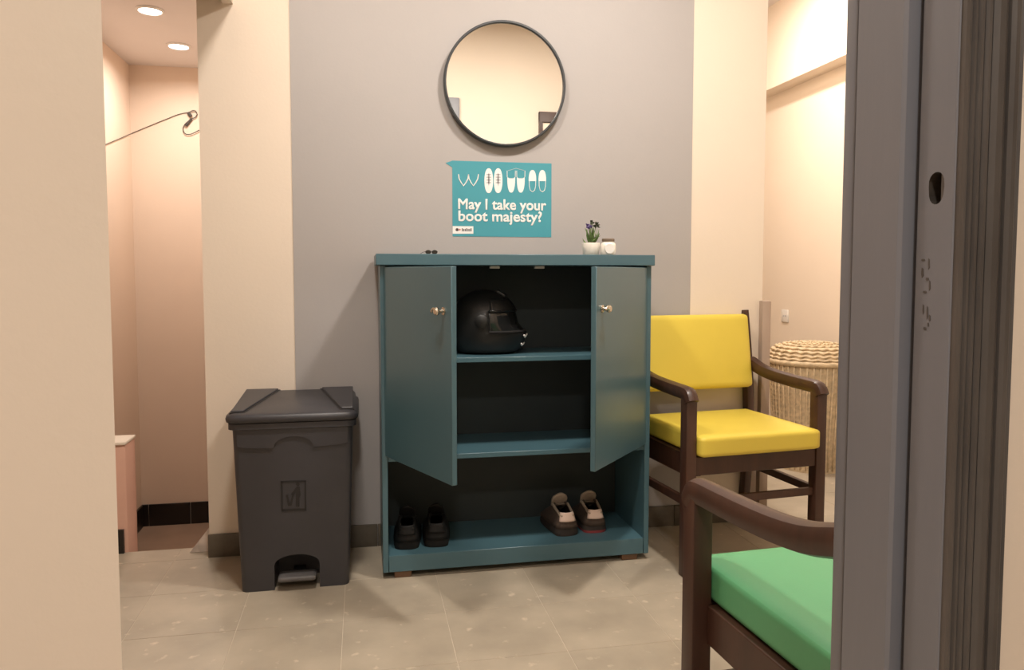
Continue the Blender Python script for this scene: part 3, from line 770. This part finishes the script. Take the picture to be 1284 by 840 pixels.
for s in (-1, 1):
    o = fin('lens', lathe(NB(), [(0, .001), (.015, .001), (.015, -.001), (0, -.001)], 20), 'visor', sg); o.matrix_local = Matrix.Translation((s*.019, 0, .0115)) @ RX @ Matrix.Diagonal((1.05, .68, 1, 1))
    fin('rim', tube(NB(), [(s*.019+.0165*math.cos(a), 0, .0115+.0108*math.sin(a)) for a in [2*math.pi*i/20 for i in range(20)]], .0011, 6, True), 'black', sg, True)
    fin('temple', tube(NB(), smooth_path([(s*.036, 0, .014), (s*.037, .05, .010), (s*.034, .10, .002)], 4), .0013, 6), 'black', sg, True)
fin('bridge', tube(NB(), smooth_path([(-.004, 0, .014), (0, -.002, .017), (.004, 0, .014)], 4), .0012, 6), 'black', sg, True)

# ---------------------------------------------------------------- recess: basket, board, socket
BXc, BYc = 2.445, 3.78
bk = thing('laundry_basket', 'pale wicker laundry basket with domed lid standing by the wall', 'basket', (BXc, BYc, 0))
def brad(z): return .185+.038*(z/.60)
bm = NB(); nT, nR = 168, 46; rg = []
for j in range(nR+1):
    z = .01+.575*j/nR
    rg.append([bm.verts.new(((brad(z)+.0055*math.sin(2*math.pi*i/4+math.pi*j)*(1 if i % 2 else 0)+.002*math.cos(math.pi*j))*math.cos(2*math.pi*i/nT),
                             (brad(z)+.0055*math.sin(2*math.pi*i/4+math.pi*j)*(1 if i % 2 else 0)+.002*math.cos(math.pi*j))*math.sin(2*math.pi*i/nT), z)) for i in range(nT)])
for a, b_ in zip(rg, rg[1:]):
    for i in range(nT): bm.faces.new((a[i], a[(i+1) % nT], b_[(i+1) % nT], b_[i]))
fin('woven_body', bm, 'wicker', bk, True)
fin('base', lathe(NB(), [(0, 0), (.19, 0), (.19, .02), (0, .02)], 40), 'wicker', bk)
for i in range(42):
    a = 2*math.pi*i/42
    fin('stake', tube(NB(), [((brad(z)+.004)*math.cos(a), (brad(z)+.004)*math.sin(a), z) for z in (.012, .2, .4, .582)], .0048, 6), 'wicker', bk, True)
def ring(name, r, z, th, twist=0, par=None):
    n = 120; bm = NB()
    tube(bm, [((r+twist*math.cos(i*2*math.pi/5))*math.cos(2*math.pi*i/n), (r+twist*math.cos(i*2*math.pi/5))*math.sin(2*math.pi*i/n), z+twist*math.sin(i*2*math.pi/5)) for i in range(n)], th, 8, True)
    return fin(name, bm, 'wicker', par or bk, True)
ring('rim', .226, .590, .016)
li = fin('lid', lathe(NB(), [(.228, .606), (.222, .625), (.205, .652), (.17, .672), (.09, .684), (0, .688)], 48), 'wicker', bk, auto=60)
for r, z, tw in ((.229, .612, .003), (.222, .630, .004), (.211, .650, .004), (.190, .667, .003), (.15, .679, .003), (.10, .686, .003), (.05, .690, .002)):
    ring('lid_braid', r, z, .006, tw, li)
tag(box('wooden_post', 'board', 1.660, 1.699, YB-.05, YB-.018, 0, .955, None, .003), 'slim taupe wooden post standing behind the yellow armchair', 'post')
so = at(985, 396, X=XR)
wsk = thing('wall_socket', 'small white wall socket above the wicker basket', 'socket', (XR, so.y, so.z))
box('plate', 'white', -.008, 0, -.04, .04, -.04, .04, wsk, .003)
for s in (-1, 1):
    fin('socket_hole', lathe(NB(), [(0, .001), (.006, .001), (.006, 0), (0, 0)], 12), 'print_grey', wsk).matrix_local = Matrix.Translation((-.008, s*.012, 0)) @ Matrix.Rotation(-math.pi/2, 4, 'Y')

# ---------------------------------------------------------------- stairwell details
cp = [(168, 166), (180, 161), (207, 150), (225, 143), (237, 141)]
wr = thing('wall_cable', 'thin grey cable strung across the peach wall with a looped end', 'cable', at(238, 141, Y=SY-.006))
base = wr.location.copy()
def wp(x, y, d=.006): return at(x, y, Y=SY-d)-base
fin('wire', tube(NB(), smooth_path([at(x, y, X=XL+.006)-base for x, y in ((125, 184), (140, 178), (152, 173), (160.5, 169.3))]+[wp(163.5, 168.1)]+[wp(*q) for q in cp], 4), .0022, 6), 'cable', wr, True)
fin('loop', tube(NB(), smooth_path([wp(x, y, .012) for x, y in [(237, 141), (243, 138.5), (247, 142), (245, 147), (240, 149), (236, 152), (231, 157), (229.5, 163), (233, 168), (240, 168), (250, 163)]], 5), .003, 6), 'cable', wr, True)
fin('cable_clip', tube(NB(), [wp(236, 141, .015), wp(239.5, 146, .015)], .011, 8), 'cable', wr)
fin('cable_tail', tube(NB(), [wp(240, 149, .012), wp(233, 158, .012)], .008, 8), 'cable', wr)
# pale marble offcut leaning at the wall end
p0, p1, p2 = at(239, 692, Z=.0), at(262, 693, Z=.0), at(264, 664, Y=3.02)
bm = NB(); y_ = 3.035
a, b_, c = at(238, 692, Y=y_), at(264, 692, Y=y_), at(266, 662, Y=y_)
prism(bm, [(a.x, .001), (b_.x, .001), (c.x, c.z), (c.x-.012, c.z)], 'y', y_, y_+.014)
tag(fin('marble_offcut', bm, 'pale_stone'), 'pale triangular marble offcut standing against the wall end', 'stone')
